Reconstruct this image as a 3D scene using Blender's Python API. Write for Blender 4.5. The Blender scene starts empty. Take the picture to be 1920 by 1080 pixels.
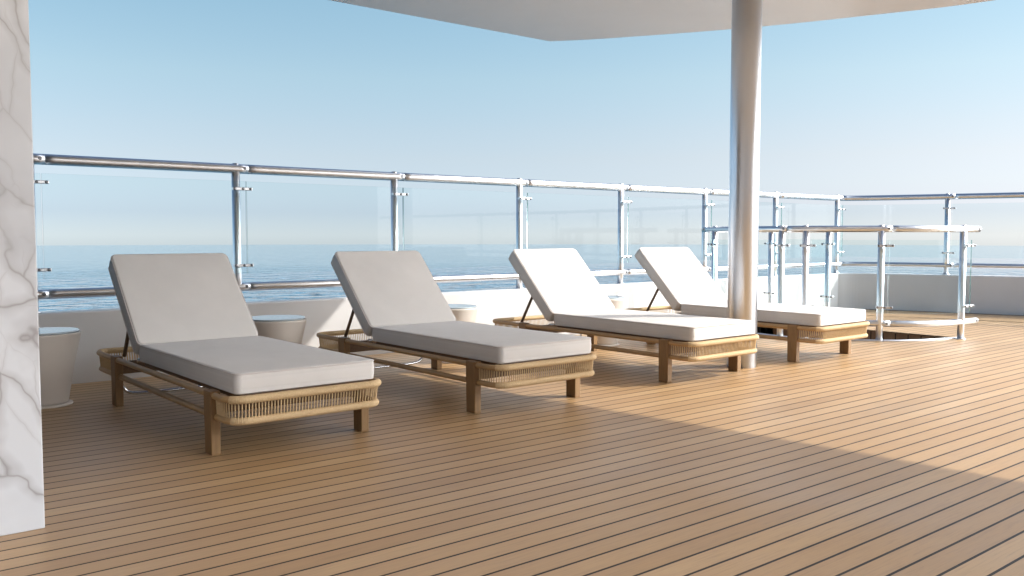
import bpy, bmesh, math, random
from mathutils import Vector, Matrix, noise as mnoise

random.seed(7)
S = bpy.context.scene
COL = S.collection
R = math.radians

# ------------------------------------------------------------------ helpers
def tag(o, label=None, cat=None, group=None, kind=None):
    if label: o["label"] = label
    if cat: o["category"] = cat
    if group: o["group"] = group
    if kind: o["kind"] = kind
    return o

def empty(name, loc=(0, 0, 0), rz=0.0):
    o = bpy.data.objects.new(name, None)
    o.empty_display_size = 0.1
    COL.objects.link(o)
    o.location = loc
    o.rotation_euler = (0, 0, rz)
    return o

class MB:
    """collects shapes into one mesh"""
    def __init__(self):
        self.v, self.f, self.m, self.s = [], [], [], []

    def add(self, verts, faces, mat=0, smooth=False):
        b = len(self.v)
        self.v += [tuple(p) for p in verts]
        for fc in faces:
            self.f.append([b + i for i in fc]); self.m.append(mat); self.s.append(smooth)

    def box(self, c, size, rz=0.0, mat=0, taper=1.0, M=None):
        x, y, z = [k / 2 for k in size]
        P = []
        for sz in (-1, 1):
            t = taper if sz < 0 else 1.0
            for sx, sy in ((-1, -1), (1, -1), (1, 1), (-1, 1)):
                P.append(Vector((sx * x * t, sy * y * t, sz * z)))
        Q = Matrix.Rotation(rz, 3, 'Z') if M is None else M
        P = [Q @ p + Vector(c) for p in P]
        self.add(P, [(3, 2, 1, 0), (4, 5, 6, 7), (0, 1, 5, 4), (1, 2, 6, 5), (2, 3, 7, 6), (3, 0, 4, 7)], mat)

    def tube(self, path, rad, seg=12, closed=False, cap=True, mat=0, rfn=None):
        path = [Vector(p) for p in path]
        n = len(path)
        tang = []
        for i in range(n):
            if closed:
                t = path[(i + 1) % n] - path[i - 1]
            else:
                t = path[min(i + 1, n - 1)] - path[max(i - 1, 0)]
            tang.append(t.normalized())
        up = Vector((0, 0, 1)) if abs(tang[0].z) < 0.9 else Vector((1, 0, 0))
        nrm = (up - tang[0] * up.dot(tang[0])).normalized()
        V, F = [], []
        for i in range(n):
            nrm = (nrm - tang[i] * nrm.dot(tang[i])).normalized()
            bi = tang[i].cross(nrm)
            r = rad if rfn is None else rfn(i)
            for k in range(seg):
                a = 2 * math.pi * k / seg
                V.append(path[i] + nrm * math.cos(a) * r + bi * math.sin(a) * r)
        m = n if closed else n - 1
        for i in range(m):
            j = (i + 1) % n
            for k in range(seg):
                k2 = (k + 1) % seg
                F.append((i * seg + k, i * seg + k2, j * seg + k2, j * seg + k))
        self.add(V, F, mat, True)
        if cap and not closed:
            self.add([V[k] for k in range(seg)], [tuple(reversed(range(seg)))], mat)
            self.add([V[(n - 1) * seg + k] for k in range(seg)], [tuple(range(seg))], mat)

    def lathe(self, prof, c=(0, 0, 0), seg=48, mat=0, smooth=True):
        V, F = [], []
        for r, z in prof:
            for k in range(seg):
                a = 2 * math.pi * k / seg
                V.append((c[0] + r * math.cos(a), c[1] + r * math.sin(a), c[2] + z))
        for i in range(len(prof) - 1):
            for k in range(seg):
                k2 = (k + 1) % seg
                F.append((i * seg + k, i * seg + k2, (i + 1) * seg + k2, (i + 1) * seg + k))
        self.add(V, F, mat, smooth)
        self.add(V[:seg], [tuple(reversed(range(seg)))], mat)
        self.add(V[-seg:], [tuple(range(seg))], mat)

    def disc(self, c, axis, rad, thick, seg=14, mat=0):
        axis = Vector(axis).normalized()
        c = Vector(c)
        h = thick * 0.3
        self.tube([c - axis * thick / 2, c + axis * (thick / 2 - h), c + axis * thick / 2], rad, seg, mat=mat,
                  rfn=lambda i: (rad, rad, rad * 0.75)[i])

    def prism(self, poly, z0, z1, mat=0):
        n = len(poly)
        self.add([(p[0], p[1], z0) for p in poly] + [(p[0], p[1], z1) for p in poly],
                 [tuple(reversed(range(n))), tuple(range(n, 2 * n))] +
                 [(i, (i + 1) % n, n + (i + 1) % n, n + i) for i in range(n)], mat)

    def build(self, name, mats, parent=None, bevel=0.0, bseg=2):
        me = bpy.data.meshes.new(name)
        me.from_pydata(self.v, [], self.f)
        if not isinstance(mats, (list, tuple)): mats = [mats]
        for m in mats: me.materials.append(m)
        me.polygons.foreach_set("material_index", self.m)
        me.polygons.foreach_set("use_smooth", self.s)
        bm = bmesh.new(); bm.from_mesh(me)
        bmesh.ops.remove_doubles(bm, verts=bm.verts, dist=1e-5)
        bmesh.ops.recalc_face_normals(bm, faces=bm.faces)
        bm.to_mesh(me); bm.free()
        me.update()
        o = bpy.data.objects.new(name, me)
        COL.objects.link(o)
        if parent: o.parent = parent
        if bevel:
            b = o.modifiers.new("bevel", 'BEVEL'); b.width = bevel; b.segments = bseg
            b.limit_method = 'ANGLE'; b.angle_limit = R(40); b.harden_normals = False
        return o

def catmull(pts, n=12):
    P = [Vector(p) for p in pts]
    P = [P[0] * 2 - P[1]] + P + [P[-1] * 2 - P[-2]]
    out = []
    for i in range(1, len(P) - 2):
        for k in range(n):
            t = k / n
            a, b, c, d = P[i - 1], P[i], P[i + 1], P[i + 2]
            out.append(0.5 * ((2 * b) + (c - a) * t + (2 * a - 5 * b + 4 * c - d) * t * t + (3 * b - a - 3 * c + d) * t ** 3))
    out.append(P[-2])
    return out

def round_rect(x0, x1, y0, y1, r, n=8):
    r = max(r, 0.002)
    out = []
    for cx, cy, a0 in ((x1 - r, y0 + r, -90), (x1 - r, y1 - r, 0), (x0 + r, y1 - r, 90), (x0 + r, y0 + r, 180)):
        for k in range(n + 1):
            a = R(a0 + 90 * k / n)
            out.append((cx + r * math.cos(a), cy + r * math.sin(a)))
    return out

# ------------------------------------------------------------------ materials
def new_mat(name):
    m = bpy.data.materials.new(name); m.use_nodes = True
    nt = m.node_tree
    return m, nt, nt.nodes["Principled BSDF"]

def N(nt, t, **kw):
    n = nt.nodes.new(t)
    for k, v in kw.items():
        if k.startswith("i_"): n.inputs[k[2:].replace("_", " ")].default_value = v
        else: setattr(n, k, v)
    return n

def ramp(nt, stops, fac=None):
    r = nt.nodes.new("ShaderNodeValToRGB")
    e = r.color_ramp.elements
    while len(e) < len(stops): e.new(0.5)
    for k, (p, c) in enumerate(stops):
        e[k].position = p; e[k].color = (*c, 1) if len(c) == 3 else c
    if fac: nt.links.new(fac, r.inputs[0])
    return r

def objco(nt, scale=(1, 1, 1), rot=(0, 0, 0)):
    tc = nt.nodes.new("ShaderNodeTexCoord")
    mp = nt.nodes.new("ShaderNodeMapping")
    mp.inputs["Scale"].default_value = scale
    mp.inputs["Rotation"].default_value = rot
    nt.links.new(tc.outputs["Object"], mp.inputs["Vector"])
    return mp.outputs["Vector"]

def steel(name, rough=0.2, col=(0.62, 0.63, 0.65), streak=(3, 3, 60)):
    m, nt, p = new_mat(name)
    p.inputs["Metallic"].default_value = 1.0
    v = objco(nt, streak)
    n = N(nt, "ShaderNodeTexNoise", i_Scale=6.0, i_Detail=3.0)
    nt.links.new(v, n.inputs["Vector"])
    r = ramp(nt, [(0.3, tuple(c * 0.96 for c in col)), (0.7, col)], n.outputs["Fac"])
    nt.links.new(r.outputs[0], p.inputs["Base Color"])
    mr = N(nt, "ShaderNodeMapRange"); mr.inputs[3].default_value = rough * 0.93; mr.inputs[4].default_value = rough * 1.07
    nt.links.new(n.outputs["Fac"], mr.inputs[0]); nt.links.new(mr.outputs[0], p.inputs["Roughness"])
    return m

def wood(name, c1, c2, stretch=(30, 2.0, 30), rough=0.5):
    m, nt, p = new_mat(name)
    v = objco(nt, stretch)
    n = N(nt, "ShaderNodeTexNoise", i_Scale=2.2, i_Detail=6.0, i_Roughness=0.65, i_Distortion=0.6)
    nt.links.new(v, n.inputs["Vector"])
    r = ramp(nt, [(0.3, c1), (0.72, c2)], n.outputs["Fac"])
    nt.links.new(r.outputs[0], p.inputs["Base Color"])
    p.inputs["Roughness"].default_value = rough
    b = N(nt, "ShaderNodeBump", i_Strength=0.15, i_Distance=0.002)
    nt.links.new(n.outputs["Fac"], b.inputs["Height"]); nt.links.new(b.outputs[0], p.inputs["Normal"])
    return m

PITCH, V0 = 0.0945, 3.2545 - 0.0945 * 60     # plank pitch, position of one seam
def deck_mat():
    m, nt, p = new_mat("teak_planks")
    tc = nt.nodes.new("ShaderNodeTexCoord")
    sx = nt.nodes.new("ShaderNodeSeparateXYZ"); nt.links.new(tc.outputs["Object"], sx.inputs[0])
    a = N(nt, "ShaderNodeMath", operation='SUBTRACT'); a.inputs[1].default_value = V0
    d = N(nt, "ShaderNodeMath", operation='DIVIDE'); d.inputs[1].default_value = PITCH
    fl = N(nt, "ShaderNodeMath", operation='FLOOR')
    nt.links.new(sx.outputs["Y"], a.inputs[0]); nt.links.new(a.outputs[0], d.inputs[0]); nt.links.new(d.outputs[0], fl.inputs[0])
    wn = N(nt, "ShaderNodeTexWhiteNoise", noise_dimensions='1D'); nt.links.new(fl.outputs[0], wn.inputs["W"])
    # lengthwise shifts of tone, different for each plank
    cb = nt.nodes.new("ShaderNodeCombineXYZ")
    sc = N(nt, "ShaderNodeMath", operation='MULTIPLY'); sc.inputs[1].default_value = 0.55
    nt.links.new(sx.outputs["X"], sc.inputs[0]); nt.links.new(sc.outputs[0], cb.inputs[0])
    f7 = N(nt, "ShaderNodeMath", operation='MULTIPLY'); f7.inputs[1].default_value = 7.31
    nt.links.new(fl.outputs[0], f7.inputs[0]); nt.links.new(f7.outputs[0], cb.inputs[1])
    ln = N(nt, "ShaderNodeTexNoise", i_Scale=1.0, i_Detail=2.0); nt.links.new(cb.outputs[0], ln.inputs["Vector"])
    # fine grain
    mp = nt.nodes.new("ShaderNodeMapping"); mp.inputs["Scale"].default_value = (3.0, 70.0, 1.0)
    nt.links.new(tc.outputs["Object"], mp.inputs["Vector"])
    ad = N(nt, "ShaderNodeVectorMath", operation='ADD'); nt.links.new(mp.outputs[0], ad.inputs[0]); nt.links.new(cb.outputs[0], ad.inputs[1])
    gr = N(nt, "ShaderNodeTexNoise", i_Scale=1.6, i_Detail=7.0, i_Roughness=0.7, i_Distortion=0.5)
    nt.links.new(ad.outputs[0], gr.inputs["Vector"])
    # broad weathering across the boards
    bn = N(nt, "ShaderNodeTexNoise", i_Scale=0.9, i_Detail=4.0); nt.links.new(tc.outputs["Object"], bn.inputs["Vector"])
    base = ramp(nt, [(0.0, DECK[0]), (0.5, DECK[1]), (1.0, DECK[2])])
    mx = N(nt, "ShaderNodeMath", operation='MULTIPLY_ADD'); mx.inputs[1].default_value = 0.32
    nt.links.new(wn.outputs["Value"], mx.inputs[0])
    l2 = N(nt, "ShaderNodeMath", operation='MULTIPLY'); l2.inputs[1].default_value = 0.68
    nt.links.new(ln.outputs["Fac"], l2.inputs[0]); nt.links.new(l2.outputs[0], mx.inputs[2])
    nt.links.new(mx.outputs[0], base.inputs[0])
    g2 = ramp(nt, [(0.28, (0.72, 0.70, 0.68)), (0.5, (1.0, 1.0, 1.0)), (0.75, (1.12, 1.12, 1.12))], gr.outputs["Fac"])
    mul = N(nt, "ShaderNodeMix", data_type='RGBA', blend_type='MULTIPLY'); mul.inputs[0].default_value = 0.8
    nt.links.new(base.outputs[0], mul.inputs[6]); nt.links.new(g2.outputs[0], mul.inputs[7])
    nt.links.new(mul.outputs[2], p.inputs["Base Color"])
    mr = N(nt, "ShaderNodeMapRange"); mr.inputs[1].default_value = 0.3; mr.inputs[2].default_value = 0.7
    mr.inputs[3].default_value = 0.30; mr.inputs[4].default_value = 0.46
    nt.links.new(bn.outputs["Fac"], mr.inputs[0])
    rg = N(nt, "ShaderNodeMath", operation='MULTIPLY_ADD'); rg.inputs[1].default_value = 0.12
    nt.links.new(gr.outputs["Fac"], rg.inputs[0]); nt.links.new(mr.outputs[0], rg.inputs[2])
    nt.links.new(rg.outputs[0], p.inputs["Roughness"])
    p.inputs["Specular IOR Level"].default_value = 1.0
    b = N(nt, "ShaderNodeBump", i_Strength=0.25, i_Distance=0.0015)
    nt.links.new(gr.outputs["Fac"], b.inputs["Height"]); nt.links.new(b.outputs[0], p.inputs["Normal"])
    return m

def paint(name, col, rough=0.4, var=0.06, scale=1.2):
    m, nt, p = new_mat(name)
    n = N(nt, "ShaderNodeTexNoise", i_Scale=scale, i_Detail=5.0, i_Roughness=0.6)
    nt.links.new(objco(nt), n.inputs["Vector"])
    r = ramp(nt, [(0.3, tuple(c * (1 - var) for c in col)), (0.7, col)], n.outputs["Fac"])
    nt.links.new(r.outputs[0], p.inputs["Base Color"])
    p.inputs["Roughness"].default_value = rough
    b = N(nt, "ShaderNodeBump", i_Strength=0.03, i_Distance=0.004)
    nt.links.new(n.outputs["Fac"], b.inputs["Height"]); nt.links.new(b.outputs[0], p.inputs["Normal"])
    return m

def fabric(name, col):
    m, nt, p = new_mat(name)
    v = objco(nt)
    n = N(nt, "ShaderNodeTexNoise", i_Scale=3.0, i_Detail=5.0, i_Roughness=0.6); nt.links.new(v, n.inputs["Vector"])
    w1 = N(nt, "ShaderNodeTexWave", wave_type='BANDS', bands_direction='X', i_Scale=130.0, i_Distortion=1.5, i_Detail=1.0)
    w2 = N(nt, "ShaderNodeTexWave", wave_type='BANDS', bands_direction='Y', i_Scale=130.0, i_Distortion=1.5, i_Detail=1.0)
    nt.links.new(v, w1.inputs["Vector"]); nt.links.new(v, w2.inputs["Vector"])
    a = N(nt, "ShaderNodeMath", operation='MULTIPLY'); nt.links.new(w1.outputs["Fac"], a.inputs[0]); nt.links.new(w2.outputs["Fac"], a.inputs[1])
    r = ramp(nt, [(0.3, tuple(c * 0.93 for c in col)), (0.7, col)], n.outputs["Fac"])
    wr = ramp(nt, [(0.0, (0.9, 0.9, 0.9)), (0.6, (1, 1, 1))], a.outputs[0])
    mul = N(nt, "ShaderNodeMix", data_type='RGBA', blend_type='MULTIPLY'); mul.inputs[0].default_value = 0.6
    nt.links.new(r.outputs[0], mul.inputs[6]); nt.links.new(wr.outputs[0], mul.inputs[7])
    nt.links.new(mul.outputs[2], p.inputs["Base Color"])
    p.inputs["Roughness"].default_value = 0.9
    p.inputs["Specular IOR Level"].default_value = 0.2
    p.inputs["Sheen Weight"].default_value = 0.08
    big = N(nt, "ShaderNodeTexNoise", i_Scale=5.0, i_Detail=2.0); nt.links.new(v, big.inputs["Vector"])
    b1 = N(nt, "ShaderNodeBump", i_Strength=0.25, i_Distance=0.012); nt.links.new(big.outputs["Fac"], b1.inputs["Height"])
    b = N(nt, "ShaderNodeBump", i_Strength=0.25, i_Distance=0.001)
    nt.links.new(a.outputs[0], b.inputs["Height"]); nt.links.new(b1.outputs[0], b.inputs["Normal"]); nt.links.new(b.outputs[0], p.inputs["Normal"])
    return m

def marble_mat():
    m, nt, p = new_mat("veined_marble")
    v = objco(nt)
    n = N(nt, "ShaderNodeTexNoise", i_Scale=2.2, i_Detail=4.0, i_Roughness=0.5); nt.links.new(v, n.inputs["Vector"])
    sb = N(nt, "ShaderNodeVectorMath", operation='SUBTRACT'); sb.inputs[1].default_value = (0.5, 0.5, 0.5)
    nt.links.new(n.outputs["Color"], sb.inputs[0])
    def veins(scale, warp, w, mapscale, rot, offs=(0, 0, 0)):
        s1 = N(nt, "ShaderNodeVectorMath", operation='SCALE'); s1.inputs["Scale"].default_value = warp
        nt.links.new(sb.outputs[0], s1.inputs[0])
        m0 = nt.nodes.new("ShaderNodeMapping"); m0.inputs["Rotation"].default_value = rot; m0.inputs["Location"].default_value = offs
        mp = nt.nodes.new("ShaderNodeMapping"); mp.inputs["Scale"].default_value = mapscale
        ad = N(nt, "ShaderNodeVectorMath", operation='ADD')
        nt.links.new(v, ad.inputs[0]); nt.links.new(s1.outputs[0], ad.inputs[1])
        nt.links.new(ad.outputs[0], m0.inputs["Vector"]); nt.links.new(m0.outputs[0], mp.inputs["Vector"])
        vo = N(nt, "ShaderNodeTexVoronoi", feature='DISTANCE_TO_EDGE', i_Scale=scale); nt.links.new(mp.outputs[0], vo.inputs["Vector"])
        vc = N(nt, "ShaderNodeTexVoronoi", feature='F1', i_Scale=scale); nt.links.new(mp.outputs[0], vc.inputs["Vector"])
        return vc, ramp(nt, [(0.0, (0.85, 0.85, 0.85)), (w * 0.5, (0.6, 0.6, 0.6)), (w * 1.4, (0.30, 0.30, 0.30)), (w * 7, (0, 0, 0))], vo.outputs["Distance"])
    cells, v1 = veins(2.6, 0.30, 0.016, (2.0, 2.0, 0.85), (0, R(31), 0), (0.35, 0.1, 0.2))
    _, v2 = veins(5.0, 0.30, 0.012, (1.8, 1.8, 0.7), (0, R(22), 0))
    n3 = N(nt, "ShaderNodeTexNoise", i_Scale=1.6, i_Detail=4.0); nt.links.new(v, n3.inputs["Vector"])
    mask = ramp(nt, [(0.36, (0.45, 0.45, 0.45)), (0.52, (1, 1, 1))], n3.outputs["Fac"])
    mk = N(nt, "ShaderNodeMath", operation='MULTIPLY'); nt.links.new(v1.outputs[0], mk.inputs[0]); nt.links.new(mask.outputs[0], mk.inputs[1])
    mk2 = N(nt, "ShaderNodeMath", operation='MULTIPLY'); nt.links.new(v2.outputs[0], mk2.inputs[0])
    mask2 = ramp(nt, [(0.44, (0, 0, 0)), (0.62, (0.55, 0.55, 0.55))], n.outputs["Fac"]); nt.links.new(mask2.outputs[0], mk2.inputs[1])
    mxx = N(nt, "ShaderNodeMath", operation='MAXIMUM'); nt.links.new(mk.outputs[0], mxx.inputs[0]); nt.links.new(mk2.outputs[0], mxx.inputs[1])
    cloud = ramp(nt, [(0.30, (0.47, 0.485, 0.515)), (0.55, (0.62, 0.64, 0.67))], n3.outputs["Fac"])
    cg = N(nt, "ShaderNodeSeparateColor"); nt.links.new(cells.outputs["Color"], cg.inputs[0])
    cr = ramp(nt, [(0.0, (0.80, 0.785, 0.785)), (0.35, (0.96, 0.96, 0.96)), (1.0, (1, 1, 1))], cg.outputs[0])
    cm = N(nt, "ShaderNodeMix", data_type='RGBA', blend_type='MULTIPLY'); cm.inputs[0].default_value = 1.0
    nt.links.new(cloud.outputs[0], cm.inputs[6]); nt.links.new(cr.outputs[0], cm.inputs[7])
    mix = N(nt, "ShaderNodeMix", data_type='RGBA'); nt.links.new(mxx.outputs[0], mix.inputs[0])
    nt.links.new(cm.outputs[2], mix.inputs[6]); mix.inputs[7].default_value = (0.255, 0.235, 0.235, 1)
    nt.links.new(mix.outputs[2], p.inputs["Base Color"])
    p.inputs["Roughness"].default_value = 0.3
    return m

def glass_mats():
    m = bpy.data.materials.new("clear_glass"); m.use_nodes = True
    nt = m.node_tree; nt.nodes.clear()
    out = nt.nodes.new("ShaderNodeOutputMaterial")
    tr = nt.nodes.new("ShaderNodeBsdfTransparent"); tr.inputs[0].default_value = (0.945, 0.98, 0.985, 1)
    gl = nt.nodes.new("ShaderNodeBsdfGlossy"); gl.inputs["Roughness"].default_value = 0.01
    fr = nt.nodes.new("ShaderNodeFresnel"); fr.inputs[0].default_value = 1.45
    mx = nt.nodes.new("ShaderNodeMixShader")
    ge = nt.nodes.new("ShaderNodeNewGeometry")
    iv = N(nt, "ShaderNodeMath", operation='SUBTRACT'); iv.inputs[0].default_value = 1.0
    nt.links.new(ge.outputs["Backfacing"], iv.inputs[1])
    ff = N(nt, "ShaderNodeMath", operation='MULTIPLY'); nt.links.new(fr.outputs[0], ff.inputs[0]); nt.links.new(iv.outputs[0], ff.inputs[1])
    f2 = N(nt, "ShaderNodeMath", operation='MULTIPLY'); f2.inputs[1].default_value = 0.5; nt.links.new(ff.outputs[0], f2.inputs[0])
    nt.links.new(f2.outputs[0], mx.inputs[0]); nt.links.new(tr.outputs[0], mx.inputs[1]); nt.links.new(gl.outputs[0], mx.inputs[2])
    nt.links.new(mx.outputs[0], out.inputs[0])
    e, nt, p = new_mat("green_glass_edge")
    n = N(nt, "ShaderNodeTexNoise", i_Scale=9.0); nt.links.new(objco(nt), n.inputs["Vector"])
    r = ramp(nt, [(0.3, (0.20, 0.42, 0.42)), (0.7, (0.32, 0.55, 0.54))], n.outputs["Fac"])
    nt.links.new(r.outputs[0], p.inputs["Base Color"])
    p.inputs["Roughness"].default_value = 0.1
    p.inputs["Transmission Weight"].default_value = 0.5
    return [m, e]

def sea_mat():
    m, nt, p = new_mat("sea_water")
    p.inputs["Base Color"].default_value = (0.035, 0.12, 0.185, 1)
    p.inputs["Roughness"].default_value = 0.03
    p.inputs["IOR"].default_value = 1.33
    tc = nt.nodes.new("ShaderNodeTexCoord")
    def layer(scale, det, sx, sy, rot):
        mp = nt.nodes.new("ShaderNodeMapping"); mp.inputs["Scale"].default_value = (sx, sy, 1); mp.inputs["Rotation"].default_value = (0, 0, rot)
        nt.links.new(tc.outputs["Object"], mp.inputs["Vector"])
        n = N(nt, "ShaderNodeTexNoise", i_Scale=scale, i_Detail=det, i_Roughness=0.5, i_Distortion=0.4)
        nt.links.new(mp.outputs[0], n.inputs["Vector"])
        return n
    a = layer(0.16, 3.0, 1.0, 1.7, R(-39 + 90 + 70))
    b = layer(0.55, 3.0, 1.0, 1.6, R(20))
    b1 = N(nt, "ShaderNodeBump", i_Strength=1.0, i_Distance=6.5); nt.links.new(a.outputs["Fac"], b1.inputs["Height"])
    ln = N(nt, "ShaderNodeVectorMath", operation='LENGTH'); nt.links.new(tc.outputs["Object"], ln.inputs[0])
    fade = N(nt, "ShaderNodeMapRange", interpolation_type='SMOOTHSTEP')
    fade.inputs[1].default_value = 90; fade.inputs[2].default_value = 300; fade.inputs[3].default_value = 1.0; fade.inputs[4].default_value = 0.10
    nt.links.new(ln.outputs["Value"], fade.inputs[0]); nt.links.new(fade.outputs[0], b1.inputs["Strength"])
    b2 = N(nt, "ShaderNodeBump", i_Strength=1.0, i_Distance=1.0); nt.links.new(fade.outputs[0], b2.inputs["Strength"])
    nt.links.new(b.outputs["Fac"], b2.inputs["Height"])
    nt.links.new(b1.outputs[0], b2.inputs["Normal"]); nt.links.new(b2.outputs[0], p.inputs["Normal"])
    return m

DECK = [(0.32, 0.184, 0.078), (0.425, 0.262, 0.120), (0.54, 0.365, 0.192)]
M = {}
M["deck"] = deck_mat()
M["caulk"] = paint("black_caulk", (0.008, 0.006, 0.005), 0.5)
M["caulk"].node_tree.nodes["Principled BSDF"].inputs["Specular IOR Level"].default_value = 0.3
M["border"] = wood("pale_border_plank", (0.38, 0.24, 0.12), (0.46, 0.30, 0.16), (2, 40, 2), 0.4)
M["white"] = paint("white_bulwark_paint", (0.63, 0.63, 0.635), 0.32)
M["ceiling"] = paint("ceiling_paint", (0.75, 0.735, 0.725), 0.3)
M["cabin"] = paint("cabin_paint", (0.80, 0.78, 0.78), 0.45)
M["steel"] = steel("brushed_steel", 0.32, (0.70, 0.71, 0.73))
M["column"] = steel("column_steel", 0.34, (0.72, 0.77, 0.85), (30, 30, 0.01))
_p = M["column"].node_tree.nodes["Principled BSDF"]; _t = M["column"].node_tree.nodes.new("ShaderNodeTangent")
_t.direction_type = 'RADIAL'; _t.axis = 'Z'
M["column"].node_tree.links.new(_t.outputs[0], _p.inputs["Tangent"])
_p.inputs["Anisotropic"].default_value = 0.9; _p.inputs["Anisotropic Rotation"].default_value = 0.25
M["post"] = steel("satin_post_steel", 0.38, (0.80, 0.82, 0.85))
M["chrome"] = steel("chrome", 0.07, (0.72, 0.73, 0.75))
M["bolt"] = steel("bolt_steel", 0.35, (0.22, 0.22, 0.23))
M["leg"] = wood("oiled_leg_wood", (0.18, 0.10, 0.038), (0.27, 0.155, 0.06), (30, 30, 2.5))
M["rail"] = wood("pale_rail_wood", (0.36, 0.22, 0.095), (0.47, 0.30, 0.14), (30, 3, 30))
M["cord"] = wood("woven_cord", (0.48, 0.335, 0.175), (0.62, 0.455, 0.26), (60, 60, 60), 0.75)
M["base"] = wood("dark_base_wood", (0.13, 0.075, 0.035), (0.19, 0.11, 0.055))
M["fabric"] = fabric("cushion_fabric", (0.67, 0.645, 0.62))
M["piping"] = paint("piping_fabric", (0.60, 0.56, 0.54), 0.9)
M["prop"] = wood("prop_bar_wood", (0.10, 0.065, 0.04), (0.15, 0.10, 0.06))
M["marble"] = marble_mat()
M["table"] = paint("table_plaster", (0.62, 0.565, 0.51), 0.55, 0.05, 6.0)
M["glass"] = glass_mats()
def tabletop_mat():
    m, nt, p = new_mat("glossy_table_glass")
    n = N(nt, "ShaderNodeTexNoise", i_Scale=5.0, i_Detail=3.0); nt.links.new(objco(nt), n.inputs["Vector"])
    r = ramp(nt, [(0.3, (0.30, 0.36, 0.40)), (0.7, (0.36, 0.42, 0.45))], n.outputs["Fac"])
    nt.links.new(r.outputs[0], p.inputs["Base Color"])
    p.inputs["Roughness"].default_value = 0.04
    p.inputs["IOR"].default_value = 1.7
    return m
M["tabletop"] = tabletop_mat()
M["sea"] = sea_mat()
M["stairwood"] = wood("stair_panel_wood", (0.16, 0.085, 0.042), (0.23, 0.125, 0.06), (30, 30, 2))

# ------------------------------------------------------------------ plan of the ship: x along the rail, y outboard
WALLF = 6.45          # inner face of the bulwark
RAILV = 6.52
right = [(11.02, 6.45), (11.22, 6.27), (11.42, 5.85), (11.66, 5.22), (11.90, 4.45), (12.32, 3.0), (12.72, 1.2), (13.0, -1.0), (13.1, -4.0), (13.1, -9.0)]
right_curve = [Vector((10.8, 6.45, 0))] + [Vector((p[0], p[1], 0)) for p in catmull([(a, b, 0) for a, b in right], 8)]

def right_u(v):
    best = None
    for a, b in zip(right_curve, right_curve[1:]):
        lo, hi = min(a.y, b.y), max(a.y, b.y)
        if lo <= v <= hi and hi > lo:
            t = (v - a.y) / (b.y - a.y)
            best = a.x + (b.x - a.x) * t
    return best if best is not None else 11.0

hole = [(3.86, 8.85), (3.885, 8.70), (3.93, 8.52), (4.0, 8.32), (4.12, 8.10), (4.25, 7.96), (4.42, 7.82), (4.7, 7.60), (5.0, 7.55), (5.5, 7.59), (6.0, 7.72)]
HR = 8.86
def hole_u(v):
    if v <= hole[0][0] or v >= hole[-1][0]: return None
    for (a, ua), (b, ub) in zip(hole, hole[1:]):
        if a <= v <= b: return ua + (ub - ua) * (v - a) / (b - a)

# deck: real boards with open seams over a black sheet
mb = MB()
GAP = 0.0104
k = 0
v = V0 + PITCH * math.floor((-9.0 - V0) / PITCH)
UL = -9.0
def plank(mb, left, rightp):
    """left, rightp: outlines as lists of (u, v), going up in v"""
    poly = left[::-1] + rightp
    n = len(poly)
    top = [(a, b, 0.0) for a, b in poly]; bot = [(a, b, -0.012) for a, b in poly]
    mb.add(top + bot, [tuple(range(n))] + [(i, n + i, n + (i + 1) % n, (i + 1) % n) for i in range(n)])
while v < WALLF:
    a, b = v + GAP / 2, min(v + PITCH - GAP / 2, WALLF - 0.003)
    if b - a > 0.01:
        vs = [a + (b - a) * t / 4 for t in range(5)]
        rr = [(right_u(x) - 0.004, x) for x in vs]
        hs = [(x, hole_u(x)) for x in vs]
        if all(h is None for _, h in hs):
            plank(mb, [(UL, a), (UL, b)], rr)
        else:
            lft = [(UL, a), (UL, b)]
            plank(mb, lft, [(h if h is not None else HR, x) for x, h in hs])
            plank(mb, [(HR, a), (HR, b)], rr)
    v += PITCH
deck = tag(mb.build("deck", M["deck"]), kind="structure")

mb = MB()     # black caulk sheet under the boards, with the stair opening left out
ow = [(UL, -9.0), (UL, WALLF - 0.002)]
vs = sorted(set([-9.0 + 0.25 * i for i in range(63)] + [h[0] for h in hole] + [WALLF - 0.002]))
vs = [x for x in vs if -9 <= x <= WALLF - 0.002]
for a, b in zip(vs, vs[1:]):
    ra, rb = right_u(a), right_u(b)
    mid = hole_u((a + b) / 2)
    if mid is None:
        mb.add([(UL, a, -0.0004), (ra, a, -0.0004), (rb, b, -0.0004), (UL, b, -0.0004)], [(0, 1, 2, 3)])
    else:
        ha, hb = hole_u(a + 1e-6) or mid, hole_u(b - 1e-6) or mid
        mb.add([(UL, a, -0.0004), (ha, a, -0.0004), (hb, b, -0.0004), (UL, b, -0.0004)], [(0, 1, 2, 3)])
        mb.add([(HR, a, -0.0004), (ra, a, -0.0004), (rb, b, -0.0004), (HR, b, -0.0004)], [(0, 1, 2, 3)])
tag(mb.build("deck_caulking", M["caulk"]), kind="structure")

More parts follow.
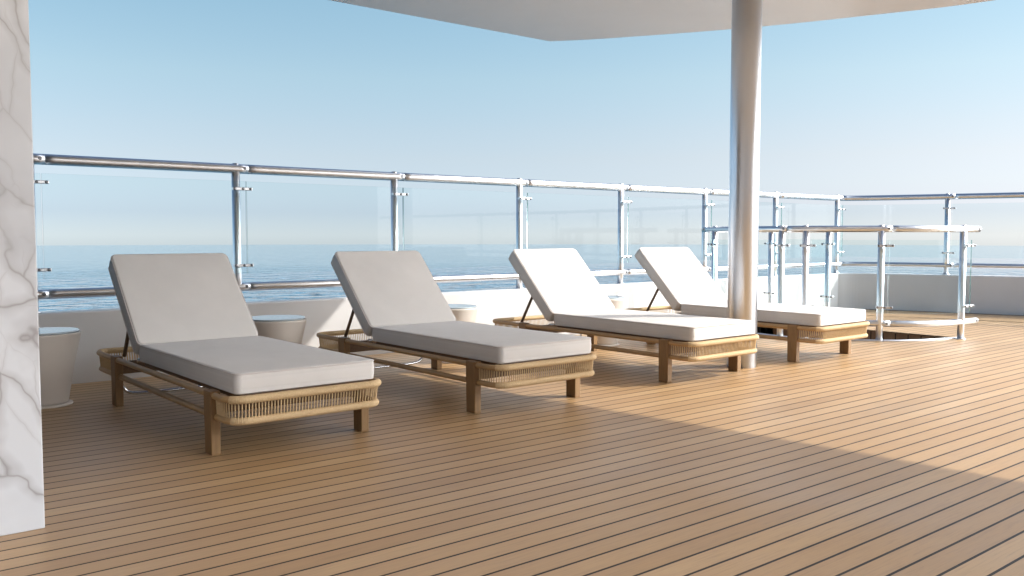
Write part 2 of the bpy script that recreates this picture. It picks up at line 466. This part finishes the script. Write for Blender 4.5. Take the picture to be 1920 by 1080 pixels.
# curved border boards along the right hand bulwark (a sheet 4 mm proud of the deck)
def offset_curve(curve, d):
    out = []
    n = len(curve)
    for i in range(n):
        t = (curve[min(i + 1, n - 1)] - curve[max(i - 1, 0)]).normalized()
        out.append(curve[i] + Vector((t.y, -t.x, 0)) * d)     # to the right of travel = inboard
    return out
seg = [p for p in right_curve if p.y > -8.5 and p.y < 6.46]
seg = [s for s in seg if s.y < 6.2]
def strip(mb, d0, d1, z):
    A, B = offset_curve(seg, d0), offset_curve(seg, d1)
    n = len(seg)
    mb.add([(p.x, p.y, z) for p in A] + [(p.x, p.y, z) for p in B], [(i, i + 1, n + i + 1, n + i) for i in range(n - 1)])
mb = MB()
strip(mb, 0.10, 0.385, 0.004); strip(mb, 0.395, 0.685, 0.004); strip(mb, 0.695, 1.0, 0.004)
tag(mb.build("deck_border", M["border"]), kind="structure")
mb = MB()
strip(mb, 0.0, 0.10, 0.0035); strip(mb, 0.385, 0.395, 0.0035); strip(mb, 0.685, 0.695, 0.0035); strip(mb, 1.0, 1.014, 0.0035)  # black strip along the wall foot, thin black seams between the border boards
tag(mb.build("deck_dark_strips", M["caulk"]), kind="structure")

# bulwark: long side plus curved right hand side, as one wall
mb = MB()
path = [Vector((UL, WALLF, 0))] + right_curve
inner = path
outer = []
n = len(path)
for i in range(n):
    t = (path[min(i + 1, n - 1)] - path[max(i - 1, 0)]).normalized()
    outer.append(path[i] + Vector((-t.y, t.x, 0)) * 0.16)
ZB = 0.487
prof = [(0.0, -0.6), (0.0, ZB - 0.012), (0.006, ZB - 0.003), (0.018, ZB), (0.142, ZB), (0.154, ZB - 0.003), (0.16, ZB - 0.012), (0.16, -0.6)]
V, F = [], []
for i in range(n):
    d = (outer[i] - inner[i])
    for o_, z in prof:
        q = inner[i] + d * (o_ / 0.16)
        V.append((q.x, q.y, z))
m_ = len(prof)
for i in range(n - 1):
    for k in range(m_ - 1):
        F.append((i * m_ + k, (i + 1) * m_ + k, (i + 1) * m_ + k + 1, i * m_ + k + 1))
mb.add(V, F, 0, False)
o = mb.build("bulwark_wall", M["white"])
tag(o, "low white bulwark wall along the deck edge under the outer railing", "wall")

# ------------------------------------------------------------------ railings
def arc_path(pts):
    L = [0.0]
    for a, b in zip(pts, pts[1:]): L.append(L[-1] + (b - a).length)
    def at(s):
        s = max(0.0, min(s, L[-1]))
        for i in range(len(L) - 1):
            if s <= L[i + 1] + 1e-9:
                t = (s - L[i]) / max(L[i + 1] - L[i], 1e-9)
                return pts[i].lerp(pts[i + 1], t), (pts[i + 1] - pts[i]).normalized()
        return pts[-1], (pts[-1] - pts[-2]).normalized()
    return at, L[-1]

def sub_path(at, s0, s1, step=0.06):
    n = max(1, int(math.ceil((s1 - s0) / step)))
    return [at(s0 + (s1 - s0) * k / n)[0] for k in range(n + 1)]

def inb(t):           # inboard normal (to the right of travel)
    return Vector((t.y, -t.x, 0))

def make_railing(root, pts, posts, z_base, z_top, z_low, g0, g1, c_hi, c_lo, r_top, r_low, r_post, pane_ok, joint_at, ends=(0.0, None)):
    at, Ltot = arc_path(pts)
    s0, s1 = ends[0], ends[1] if ends[1] is not None else Ltot
    cuts = [s0] + [s for s in joint_at if s0 < s < s1] + [s1]
    # hand rail and foot rail, each of lengths that meet at screwed joints
    for nm, zz, rr in (("top_rail", z_top, r_top), ("lower_rail", z_low, r_low)):
        for a, b in zip(cuts, cuts[1:]):
            mb = MB()
            pth = [p + Vector((0, 0, zz)) for p in sub_path(at, a + 0.0004, b - 0.0004)]
            mb.tube(pth, rr, 20)
            rail = mb.build(nm, M["steel"], root)
            ss = [b - 0.03] if b < s1 - 1e-6 else [b - 0.04]
            if a == s0: ss.append(a + 0.04)
            for s in ss:
                p, t = at(s)
                nn = inb(t)
                sm = MB()
                sm.disc(p + Vector((0, 0, zz + rr * 0.12)) + nn * (rr * 0.98), nn, 0.0125, 0.009, mat=0)
                sm.build("screw", M["bolt"], rail)
    for s in posts:
        p, t = at(s)
        nn = inb(t)
        rz = math.atan2(t.y, t.x)
        mb = MB()
        mb.tube([p + Vector((0, 0, z)) for z in (z_base, z_base + 0.2, z_top - r_top * 0.6)], r_post, 16)
        mb.tube([p + Vector((0, 0, z)) for z in (z_base, z_base + 0.008)], r_post * 1.5, 16)
        mb.tube([p + Vector((0, 0, z_top + z)) for z in (0.0, r_top + 0.005)], r_post * 0.75, 14)   # spigot end above the rail
        post = mb.build("post", M["post"], root)
        for zc in (c_hi, c_lo):
            cm = MB()
            f = r_post + 0.018
            cm.box(p + nn * f + t * 0.028 + Vector((0, 0, zc)), (0.150, 0.030, 0.022), rz)
            for dx in (-0.035, 0.03, 0.088):
                cm.disc(p + nn * (f + 0.017) + t * dx + Vector((0, 0, zc)), nn, 0.0105, 0.014, 10, mat=1)
            cm.build("glass_clamp", [M["steel"], M["bolt"]], post, bevel=0.003)
    allp = list(posts)
    for a, b in zip(allp, allp[1:]):
        if not pane_ok(a, b): continue
        sp = sub_path(at, a + 0.062, b + 0.054, 0.08)
        mb = MB()
        A, B = [], []
        for q in sp:
            pass
        nq = max(2, len(sp))
        offs0, offs1 = [], []
        for i in range(nq):
            s = (a + 0.062) + (b - a - 0.008) * i / (nq - 1)
            q, t = at(s)
            nn = inb(t)
            offs0.append(q + nn * (r_post + 0.014)); offs1.append(q + nn * (r_post + 0.024))
        V = [(*q.xy, g0) for q in offs0] + [(*q.xy, g1) for q in offs0] + [(*q.xy, g0) for q in offs1] + [(*q.xy, g1) for q in offs1]
        for i in range(nq - 1):
            mb.add([V[i], V[i + 1], V[nq + i + 1], V[nq + i]], [(0, 1, 2, 3)], 0)
            mb.add([V[2 * nq + i], V[2 * nq + i + 1], V[3 * nq + i + 1], V[3 * nq + i]], [(3, 2, 1, 0)], 0)
            mb.add([V[nq + i], V[nq + i + 1], V[3 * nq + i + 1], V[3 * nq + i]], [(0, 1, 2, 3)], 1)
            mb.add([V[i], V[i + 1], V[2 * nq + i + 1], V[2 * nq + i]], [(3, 2, 1, 0)], 1)
        for e in (0, nq - 1):
            mb.add([V[e], V[nq + e], V[3 * nq + e], V[2 * nq + e]], [(0, 1, 2, 3)], 1)
        mb.build("glass_pane", M["glass"], root)

# outer railing standing on the bulwark
opts = [Vector((-9.0, RAILV, 0)), Vector((10.95, RAILV, 0))]
rc = offset_curve(right_curve, -0.08)
opts = [Vector((x, RAILV, 0)) for x in (-9.0, -4.0, 0.0, 4.0, 8.0, 10.75)] + [p for p in rc if p.x > 10.95 and p.y < RAILV - 0.02]
at_o, L_o = arc_path(opts)
posts_o = [9.0 + 1.27 + 1.395 * k for k in range(-5, 16)]
posts_o = [s for s in posts_o if 0.3 < s < L_o - 0.2]
rl = empty("glass_railing", (0, 0, 0))
tag(rl, "long outer steel railing with clear glass panes standing on the white bulwark", "railing")
make_railing(rl, opts, posts_o, ZB, 1.50, 0.607, 0.71, 1.405, 1.348, 0.772, 0.036, 0.033, 0.031,
             lambda a, b: True, [s + 0.09 for s in posts_o])

# railing round the stair opening
srail = catmull([(7.74, 6.13, 0), (7.69, 5.94, 0), (7.57, 5.5, 0), (7.54, 5.03, 0), (7.68, 4.66, 0), (7.90, 4.38, 0), (8.10, 4.14, 0), (8.26, 3.995, 0), (8.46, 3.90, 0), (8.67, 3.845, 0), (8.88, 3.815, 0), (9.03, 3.808, 0)], 10)
at_s, L_s = arc_path(srail)
def s_near(x, y):
    best = min(((at_s(L_s * k / 400)[0] - Vector((x, y, 0))).length, L_s * k / 400) for k in range(401))
    return best[1]
# travel is from the far end towards the viewer: the viewer's side is to the left, glass on the stair side
posts_s = [s_near(7.69, 5.94), s_near(7.52, 5.02), s_near(7.60, 4.80), s_near(8.01, 4.25), s_near(8.76, 3.83)]
sr = empty("stair_railing", (0, 0, 0))
tag(sr, "lower curved steel and glass railing around the stair opening behind the last lounger", "railing")
# the rail is built in reverse so that clamps and screws face the deck
rev = srail[::-1]
at_r, L_r = arc_path(rev)
posts_r = sorted(L_s - s for s in posts_s)
make_railing(sr, [Vector((p.x, p.y, 0)) for p in srail], posts_s, 0.0, 1.06, 0.165, 0.265, 0.955, 0.902, 0.322, 0.031, 0.029, 0.031,
             lambda a, b: b - a > 0.4, [posts_s[1] + 0.06, posts_s[3] + 0.09])
# short run on the far side of the opening
far = [Vector((8.99, 6.25, 0)), Vector((8.98, 5.8, 0)), Vector((8.97, 5.25, 0))]
fr = empty("stair_railing", (0, 0, 0))
tag(fr, "short steel railing behind the curved one, beyond the stair opening", "railing")
make_railing(fr, far, [0.12, 0.87], 0.0, 1.06, 0.165, 0.265, 0.955, 0.902, 0.322, 0.031, 0.029, 0.031, lambda a, b: True, [])

# stair opening: panelled well, steps going down, steel edge trim
st = empty("stairwell", (8.3, 4.9, 0))
tag(st, "stair opening in the deck lined with dark brown wood panels below the curved railing", "stairwell")
def loc(o, base): o.location = (-base[0], -base[1], -base[2])
outline = [(u, v) for v, u in hole] + [(HR, 6.0), (HR, 3.86)]
mb = MB()
for (ua, va), (ub, vb) in zip(outline, outline[1:]):
    L = math.hypot(ub - ua, vb - va)
    k = max(1, int(round(L / 0.13)))
    for i in range(k):
        a = (ua + (ub - ua) * i / k, va + (vb - va) * i / k); b = (ua + (ub - ua) * (i + 1) / k, va + (vb - va) * (i + 1) / k)
        dx, dy = (b[0] - a[0]) / max(L / k, 1e-6) * 0.005, (b[1] - a[1]) / max(L / k, 1e-6) * 0.005
        a2, b2 = (a[0] + dx, a[1] + dy), (b[0] - dx, b[1] - dy)
        # recessed dark joint behind each board
        mb.add([(a2[0], a2[1], -2.4), (b2[0], b2[1], -2.4), (b2[0], b2[1], -0.002), (a2[0], a2[1], -0.002)], [(0, 1, 2, 3)], 0)
o = mb.build("wall_panel", M["stairwood"], st); loc(o, st.location)
mb = MB()
ox = [(u + (0.02 if u > 8.85 else -0.02), v) for u, v in outline]
mb.add([(u, v, -2.4) for u, v in ox] + [(u, v, -0.012) for u, v in ox],
       [(i, i + 1, len(ox) + i + 1, len(ox) + i) for i in range(len(ox) - 1)] + [tuple(range(len(ox)))], 0)
o = mb.build("lining", M["caulk"], st); loc(o, st.location)
for k in range(8):
    mb = MB()
    mb.box((8.24, 5.75 - 0.24 * k, -0.26 - 0.19 * k), (1.15, 0.26, 0.035))
    o = mb.build("step", M["stairwood"], st, bevel=0.006); loc(o, st.location)
mb = MB()
tr = [Vector((u, v, 0.004)) for u, v in outline[:-2]]
mb.tube(tr, 0.012, 8)
o = mb.build("edge_trim", M["steel"], st); loc(o, st.location)

# ------------------------------------------------------------------ loungers
def pad(mb, x0, x1, y0, y1, z0, z1, r=0.030, e=0.008, crown=0.005, n=7):
    """soft cushion: rings of rounded rectangles from the bottom over the sides to the top"""
    prof = [(0.30, z0 + 0.001), (0.05, z0), (e, z0), (e * 0.3, z0 + e * 0.3), (0.0, z0 + e), (0.0, z0 + e * 1.7)]
    h = z1 - z0
    for t in (0.35, 0.5, 0.65): prof.append((-0.003 * math.sin(math.pi * t), z0 + h * t))
    prof += [(0.0, z1 - e * 1.7), (0.0, z1 - e), (e * 0.3, z1 - e * 0.3), (e, z1), (e * 1.8, z1 + 0.0003)]
    half = (x1 - x0) / 2
    for t in (0.12, 0.22, 0.4, 0.65, 0.9):
        prof.append((e + (half - e) * t * 0.98, z1 + crown * math.sin(t * math.pi / 2)))
    rings = []
    for ins, z in prof:
        rings.append([(a, b, z) for a, b in round_rect(x0 + ins, x1 - ins, y0 + ins, y1 - ins, max(r - ins, 0.002), n)])
    m_ = len(rings[0])
    V = [p for rg in rings for p in rg]
    F = []
    for i in range(len(rings) - 1):
        for k in range(m_):
            F.append((i * m_ + k, i * m_ + (k + 1) % m_, (i + 1) * m_ + (k + 1) % m_, (i + 1) * m_ + k))
    F.append(tuple(range(m_ - 1, -1, -1)))
    F.append(tuple((len(rings) - 1) * m_ + k for k in range(m_)))
    mb.add(V, F, 0, True)

def wobble(o, amp=0.0035, sc=6.0, seed=0.0):
    for v in o.data.vertices:
        n = mnoise.noise_vector(Vector((v.co.x * sc + seed, v.co.y * sc, v.co.z * sc)))
        v.co += n * amp

LW = 0.82                      # overall width; local y = world y - 3.70
YF, YH = 0.05, 2.20            # centre lines of the foot and head rails
LEGY = (0.275, 1.765)
ZU, ZL = 0.273, 0.175

def make_lounger():
    root = empty("sun_lounger")
    up = round_rect(0.020, LW - 0.020, YF, YH, 0.085, 8)
    lo = round_rect(0.030, LW - 0.030, YF + 0.010, YH - 0.010, 0.080, 8)
    def dens(poly, step):
        P = [Vector((a, b, 0)) for a, b in poly]; P.append(P[0])
        at, L = arc_path(P)
        n = int(L / step)
        return at, L
    for nm, poly, z in (("upper_rail", up, ZU), ("lower_rail", lo, ZL)):
        mb = MB()
        mb.tube([(a, b, z) for a, b in poly], 0.0155, 12, closed=True)
        rail = mb.build(nm, M["rail"], root)
        # cord wound round the rail at the foot and head ends
        P = [Vector((a, b, z)) for a, b in poly]
        m_ = len(P)
        # poly order: foot-right corner, head-right, head-left, foot-left (9 points each)
        head = [P[i] for i in range(12, 24)]
        foot = [P[i] for i in range(30, 36)] + [P[i] for i in range(0, 6)]
        for pts in (foot, head):
            at, L = arc_path(pts)
            nW = int(L / 0.0072)
            n = nW * 4
            pth = [at(L * i / n)[0] for i in range(n + 1)]
            cm = MB()
            cm.tube(pth, 0.018, 10, rfn=lambda i: 0.0168 + 0.0022 * abs(math.sin(math.pi * i / 4 + 0.4)))
            cm.build("cord_wrap", M["cord"], rail)
    # upright cords between the two rails, round both ends as far as the legs
    atu, Lu = arc_path([Vector((a, b, ZU)) for a, b in up + [up[0]]])
    atl, Ll = arc_path([Vector((a, b, ZL)) for a, b in lo + [lo[0]]])
    for yrange in ((-1, LEGY[0] - 0.05), (LEGY[1] + 0.05, 9)):
        mb = MB()
        n = int(Lu / 0.0152)
        for i in range(n):
            t = i / n
            a = atu(Lu * t)[0]; b = atl(Ll * t)[0]
            if not (yrange[0] < a.y < yrange[1]): continue
            dt = 0.0
            b2 = atl(Ll * ((t + dt) % 1.0))[0]
            mb.tube([a, a.lerp(b2, 0.5), b2], 0.0033, 6, cap=False)
        mb.build("cord_weave", M["cord"], root)
    # four legs
    for lx in (0.0235, LW - 0.0235):
        for ly in LEGY:
            mb = MB()
            mb.box((lx, ly, 0.1465), (0.047, 0.088, 0.293), taper=0.93)
            mb.build("leg", M["leg"], root, bevel=0.004)
    # cross boards between the legs and the board that carries the cushion
    for ly in LEGY:
        mb = MB()
        mb.box((LW / 2, ly, 0.222), (LW - 0.096, 0.026, 0.074))
        mb.build("cross_board", M["base"], root, bevel=0.003)
    mb = MB()
    mb.box((LW / 2, 0.76, 0.278), (0.66, 1.34, 0.022))
    mb.build("seat_board", M["base"], root, bevel=0.003)
    # seat cushion
    mb = MB(); pad(mb, 0.055, 0.765, 0.072, 1.452, 0.294, 0.389)
    seat = mb.build("seat_cushion", M["fabric"], root); wobble(seat, 0.003, 5.0)
    mb = MB()
    mb.tube([(a, b, 0.384) for a, b in round_rect(0.0535, 0.7665, 0.0705, 1.4535, 0.036, 7)], 0.0035, 6, closed=True)
    mb.tube([(a, b, 0.299) for a, b in round_rect(0.0555, 0.7645, 0.0725, 1.4515, 0.036, 7)], 0.0028, 6, closed=True)
    pp = mb.build("piping", M["piping"], seat)
    # back cushion, leaning back at 45 degrees from the hinge
    mb = MB(); pad(mb, 0.055, 0.765, 0.0, 0.705, 0.0, 0.098)
    back = mb.build("back_cushion", M["fabric"], root); wobble(back, 0.003, 5.0, 9.0)
    ang = R(45)
    hinge = Vector((0, 1.452, 0.386))
    # local +y runs up the backrest, local +z is its front
    dvec = Vector((0, math.cos(ang), math.sin(ang))); nvec = Vector((0, -math.sin(ang), math.cos(ang)))
    Mx = Matrix(((1, 0, 0, 0), (0, dvec.y, nvec.y, 0), (0, dvec.z, nvec.z, 0), (0, 0, 0, 1)))
    for v in back.data.vertices:
        v.co = Mx @ (v.co + Vector((0, 0, -0.098))) + hinge
    mb = MB()
    mb.tube([Mx @ Vector((a, b, -0.006)) + hinge for a, b in round_rect(0.0535, 0.7665, -0.0015, 0.7065, 0.036, 7)], 0.0035, 6, closed=True)
    mb.tube([Mx @ Vector((a, b, -0.093)) + hinge for a, b in round_rect(0.0535, 0.7665, -0.0015, 0.7065, 0.036, 7)], 0.0028, 6, closed=True)
    mb.build("piping", M["piping"], back)
    mb = MB()
    cc = Mx @ Vector((LW / 2, 0.36, -0.109)) + hinge
    mb.box(cc, (0.64, 0.66, 0.018), M=Mx.to_3x3())
    mb.build("back_board", M["base"], root, bevel=0.003)
    # props, hinge tube and the bent steel stay under the head end
    for sx in (0.105, LW - 0.105):
        mb = MB()
        top = Mx @ Vector((sx, 0.30, -0.12)) + hinge
        mb.tube([top, (sx, 1.90, 0.272)], 0.0115, 10)
        mb.build("prop_bar", M["prop"], root)
    mb = MB()
    mb.tube([(0.06, 1.50, 0.292), (LW - 0.06, 1.50, 0.292)], 0.012, 10)
    mb.build("hinge_tube", M["chrome"], root)
    mb = MB()
    y = 1.86
    stay = catmull([(0.07, y, 0.185), (0.075, y, 0.11), (0.115, y, 0.055), (0.22, y, 0.042), (LW / 2, y, 0.042), (LW - 0.22, y, 0.042), (LW - 0.115, y, 0.055), (LW - 0.075, y, 0.11), (LW - 0.07, y, 0.185)], 6)
    mb.tube(stay, 0.0095, 10)
    mb.tube([(0.03, y, 0.19), (LW - 0.03, y, 0.19)], 0.010, 8)
    mb.build("steel_stay", M["chrome"], root)
    return root

def copy_tree(o, parent=None):
    c = o.copy()
    COL.objects.link(c)
    if parent: c.parent = parent
    for ch in list(o.children): copy_tree(ch, c)
    return c

LOFF = [1.47, 2.965, 4.60, 6.13]
LLAB = ["beige cushioned rattan sun lounger nearest the marble wall, wholly in the shade",
        "shaded beige sun lounger second from the marble wall, sunlight falling beside it",
        "sunlit cream sun lounger with its foot end in front of the steel column",
        "sunlit cream sun lounger behind the steel column and nearest the stair railing"]
proto = make_lounger()
for i, u in enumerate(LOFF):
    o = proto if i == 0 else copy_tree(proto)
    o.location = (u, 3.70, 0)
    tag(o, LLAB[i], "sun lounger", "sun loungers in a row on the deck")

# ------------------------------------------------------------------ side tables
def make_table():
    root = empty("side_table")
    mb = MB()
    mb.lathe([(0.128, 0.012), (0.13, 0.03), (0.165, 0.235), (0.204, 0.415), (0.207, 0.424), (0.203, 0.430)], seg=56)
    mb.build("body", M["table"], root)
    mb = MB(); mb.lathe([(0.150, 0.0), (0.152, 0.004), (0.150, 0.010), (0.140, 0.014)], seg=48)
    mb.build("base_flange", M["table"], root)
    mb = MB(); mb.lathe([(0.196, 0.4302), (0.197, 0.438), (0.194, 0.441)], seg=56)
    mb.build("table_top", M["tabletop"], root)
    return root
TPOS = [(1.165, 5.76), (2.585, 5.68), (4.09, 5.72), (5.765, 5.70)]
TLAB = ["conical beige side table with glossy top beside the marble wall",
        "conical beige side table half hidden behind the backrest of the nearest lounger",
        "conical pale side table in sunlight between the second and third loungers",
        "conical pale side table against the sunlit bulwark before the farthest lounger"]
tp = make_table()
for i, (x, y) in enumerate(TPOS):
    o = tp if i == 0 else copy_tree(tp)
    o.location = (x, y, 0)
    tag(o, TLAB[i], "side table", "side tables between the loungers")

# ------------------------------------------------------------------ marble pillar, column, roof, cabin
mb = MB()
mb.box((-0.17, 3.314 + 0.32, 1.4), (1.66, 0.64, 2.80))
o = mb.build("marble_wall", M["marble"], bevel=0.004)
tag(o, "white marble clad wall end with grey veins at the left edge", "wall")

dh = empty("blocker", (0, 0, 0))  # added unseen dark box, cuts light bounced onto the nearest lounger
tag(dh, "added dark deckhouse hidden behind the marble wall end", "blocker")
tint, nt, p = new_mat("dark_blocker")
p.inputs["Roughness"].default_value = 0.12
n_ = N(nt, "ShaderNodeTexNoise", i_Scale=2.0); nt.links.new(objco(nt), n_.inputs["Vector"])
nt.links.new(ramp(nt, [(0.3, (0.03, 0.034, 0.038)), (0.7, (0.045, 0.05, 0.055))], n_.outputs["Fac"]).outputs[0], p.inputs["Base Color"])
mb = MB(); mb.box((-2.72, (3.96 + 6.43) / 2, 1.45), (6.56, 2.47, 2.58))
mb.build("blocker_body", tint, dh)
mb = MB(); mb.box((-2.72, (3.96 + 6.43) / 2, 0.08), (6.60, 2.47, 0.16))
mb.build("plinth", M["white"], dh)

co = empty("steel_column", (5.629, 4.083, 0))
tag(co, "tall round brushed steel column holding the roof beside the third lounger", "column")
mb = MB(); mb.lathe([(0.111, 0.0), (0.111, 1.4), (0.111, 2.80)], seg=64)
mb.build("shaft", M["column"], co)

ZR = 2.80
edge = catmull([(5.594, 6.24, 0), (5.95, 5.76, 0), (6.557, 4.745, 0), (6.98, 3.8, 0), (7.263, 2.984, 0), (7.47, 1.45, 0), (7.53, 1.0, 0), (7.66, 0.0, 0), (7.74, -0.8, 0), (7.80, -1.6, 0), (7.82, -2.4, 0)], 8)
poly = [(3.95, 0.25), (-5.9, 0.25), (-5.9, 6.24)] + [(p.x, p.y) for p in edge] + [(3.95, -2.4)]
rf = empty("deck_roof", (0, 0, ZR))
tag(rf, "pale flat deck roof with a curved right edge above the loungers", "roof")
mb = MB(); mb.prism(poly, 0.0, 0.06)
mb.build("soffit", M["ceiling"], rf)
mb = MB()
n = len(poly)
ins = [(x - 0.03 if x > 4 else x + 0.02, y - (0.03 if y > 6 else -0.02)) for x, y in poly]
mb.prism(ins, 0.061, 0.32)
mb.build("fascia", M["white"], rf)

cb = empty("cabin", (0, -8.6, 0))
tag(cb, "plain white superstructure wall closing the deck behind the viewer", "cabin")
mb = MB(); mb.box((-1.1, 0, 1.39), (27.8, 0.2, 2.78))
mb.build("wall", M["cabin"], cb)
# ------------------------------------------------------------------ sea
mb = MB()
ZS = -8.0
RS = (1.0 - ZS) / (17.0 / 1663.0)
rings = [30, 60, 100, 160, 250, 400, 600, 750, RS]
sg = 180
V, F = [(0, 0, ZS)], []
for r_ in rings:
    for k in range(sg):
        a = 2 * math.pi * k / sg
        V.append((r_ * math.cos(a), r_ * math.sin(a), ZS))
for k in range(sg): F.append((0, 1 + k, 1 + (k + 1) % sg))
for i in range(len(rings) - 1):
    for k in range(sg):
        F.append((1 + i * sg + k, 1 + (i + 1) * sg + k, 1 + (i + 1) * sg + (k + 1) % sg, 1 + i * sg + (k + 1) % sg))
mb.add(V, F, 0, False)
tag(mb.build("sea", M["sea"]), kind="structure")

# ------------------------------------------------------------------ light
FILL_BANK = (64.0, 62.5, 61.0)
SUNV = Vector((1.40, -0.95, 1.0)).normalized()       # towards the sun
elev = math.asin(SUNV.z)
azim = math.atan2(SUNV.x, SUNV.y)                    # clockwise from +Y
w = bpy.data.worlds.new("World"); S.world = w; w.use_nodes = True
nt = w.node_tree
bg = nt.nodes["Background"]
sky = nt.nodes.new("ShaderNodeTexSky"); sky.sky_type = 'NISHITA'; sky.sun_disc = False
sky.sun_elevation = elev; sky.sun_rotation = azim
sky.altitude = 0.0; sky.air_density = 1.0; sky.dust_density = 0.0; sky.ozone_density = 1.0
# clear maritime air: the low sky is bluer and paler than the default atmosphere gives
tc = nt.nodes.new("ShaderNodeTexCoord"); sp = nt.nodes.new("ShaderNodeSeparateXYZ")
nt.links.new(tc.outputs["Generated"], sp.inputs[0])
hz = nt.nodes.new("ShaderNodeMapRange"); hz.inputs[1].default_value = 0.0; hz.inputs[2].default_value = 0.5
nt.links.new(sp.outputs["Z"], hz.inputs[0])
tr_ = ramp(nt, [(0.0, (0.52, 0.66, 1.15)), (0.05, (0.53, 0.61, 0.98)), (0.11, (0.69, 0.71, 0.92)), (0.17, (0.83, 0.78, 0.87)),
                (0.23, (0.92, 0.86, 0.88)), (0.34, (1.03, 1.01, 0.93)), (0.5, (1.04, 1.12, 1.0)), (1.0, (1.0, 1.0, 1.0))], hz.outputs[0])
mm = nt.nodes.new("ShaderNodeMix"); mm.data_type = 'RGBA'; mm.blend_type = 'MULTIPLY'; mm.inputs[0].default_value = 1.0
mm.clamp_result = False
nt.links.new(sky.outputs[0], mm.inputs[6]); nt.links.new(tr_.outputs[0], mm.inputs[7])
d2 = nt.nodes.new("ShaderNodeVectorMath"); d2.operation = 'DOT_PRODUCT'; d2.inputs[1].default_value = Vector((0.83, -0.56, 0.0))
nt.links.new(tc.outputs["Generated"], d2.inputs[0])
sg_ = nt.nodes.new("ShaderNodeMapRange"); sg_.interpolation_type = 'SMOOTHSTEP'
sg_.inputs[1].default_value = -0.05; sg_.inputs[2].default_value = 0.70
nt.links.new(d2.outputs["Value"], sg_.inputs[0])
pl = nt.nodes.new("ShaderNodeMix"); pl.data_type = 'RGBA'; pl.blend_type = 'MULTIPLY'; pl.clamp_result = False
nt.links.new(sg_.outputs[0], pl.inputs[0]); nt.links.new(mm.outputs[2], pl.inputs[6]); pl.inputs[7].default_value = (1.12, 1.0, 0.94, 1)
# bright bank added to the sunward sky, out of view, to fill the shade
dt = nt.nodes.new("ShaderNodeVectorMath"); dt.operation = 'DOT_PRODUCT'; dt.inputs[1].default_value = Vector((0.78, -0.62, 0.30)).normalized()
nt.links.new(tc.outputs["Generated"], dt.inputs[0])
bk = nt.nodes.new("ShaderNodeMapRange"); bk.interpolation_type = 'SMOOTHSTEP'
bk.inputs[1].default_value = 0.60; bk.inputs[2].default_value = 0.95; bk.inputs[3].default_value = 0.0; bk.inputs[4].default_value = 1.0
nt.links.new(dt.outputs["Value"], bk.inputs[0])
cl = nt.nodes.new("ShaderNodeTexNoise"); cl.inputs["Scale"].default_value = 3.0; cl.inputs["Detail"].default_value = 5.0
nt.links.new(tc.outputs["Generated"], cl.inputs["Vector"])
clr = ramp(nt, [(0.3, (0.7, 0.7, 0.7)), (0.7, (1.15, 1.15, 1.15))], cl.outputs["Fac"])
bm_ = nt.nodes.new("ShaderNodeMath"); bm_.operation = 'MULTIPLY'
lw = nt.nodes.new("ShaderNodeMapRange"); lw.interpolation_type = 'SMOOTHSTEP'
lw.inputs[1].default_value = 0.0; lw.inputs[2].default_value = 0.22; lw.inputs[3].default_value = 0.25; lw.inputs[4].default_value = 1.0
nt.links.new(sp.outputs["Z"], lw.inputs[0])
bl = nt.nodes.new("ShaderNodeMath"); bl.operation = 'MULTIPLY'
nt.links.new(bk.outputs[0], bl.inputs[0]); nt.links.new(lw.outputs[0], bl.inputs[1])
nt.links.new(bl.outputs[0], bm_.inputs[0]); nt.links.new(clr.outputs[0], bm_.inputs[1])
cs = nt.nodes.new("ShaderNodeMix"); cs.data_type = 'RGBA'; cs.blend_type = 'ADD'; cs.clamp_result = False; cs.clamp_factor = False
nt.links.new(bm_.outputs[0], cs.inputs[0]); nt.links.new(pl.outputs[2], cs.inputs[6]); cs.inputs[7].default_value = (*FILL_BANK, 1)
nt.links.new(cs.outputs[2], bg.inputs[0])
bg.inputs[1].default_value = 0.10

ld = bpy.data.lights.new("sun", 'SUN'); ld.energy = 3.4; ld.angle = R(0.55); ld.color = (1.0, 0.95, 0.87)
lo_ = bpy.data.objects.new("sun", ld); COL.objects.link(lo_)
lo_.rotation_euler = SUNV.to_track_quat('Z', 'Y').to_euler()
lo_.location = (10, -8, 12)

# ------------------------------------------------------------------ camera
cd = bpy.data.cameras.new("camera"); cam = bpy.data.objects.new("camera", cd); COL.objects.link(cam)
cam.location = (0, 0, 1.0)
cam.rotation_euler = (R(90 - 3.4069), 0, R(50.5563 - 90))
cd.sensor_width = 36.0; cd.lens = 36.0 * 1663.0 / 1920.0
cd.clip_start = 0.02; cd.clip_end = 6000
S.camera = cam

S.render.engine = 'CYCLES'
S.cycles.transparent_max_bounces = 32
S.cycles.max_bounces = 10
S.cycles.diffuse_bounces = 5
S.view_settings.view_transform = 'Standard'
S.view_settings.look = 'None'
S.view_settings.exposure = 0.68
S.view_settings.gamma = 1.0
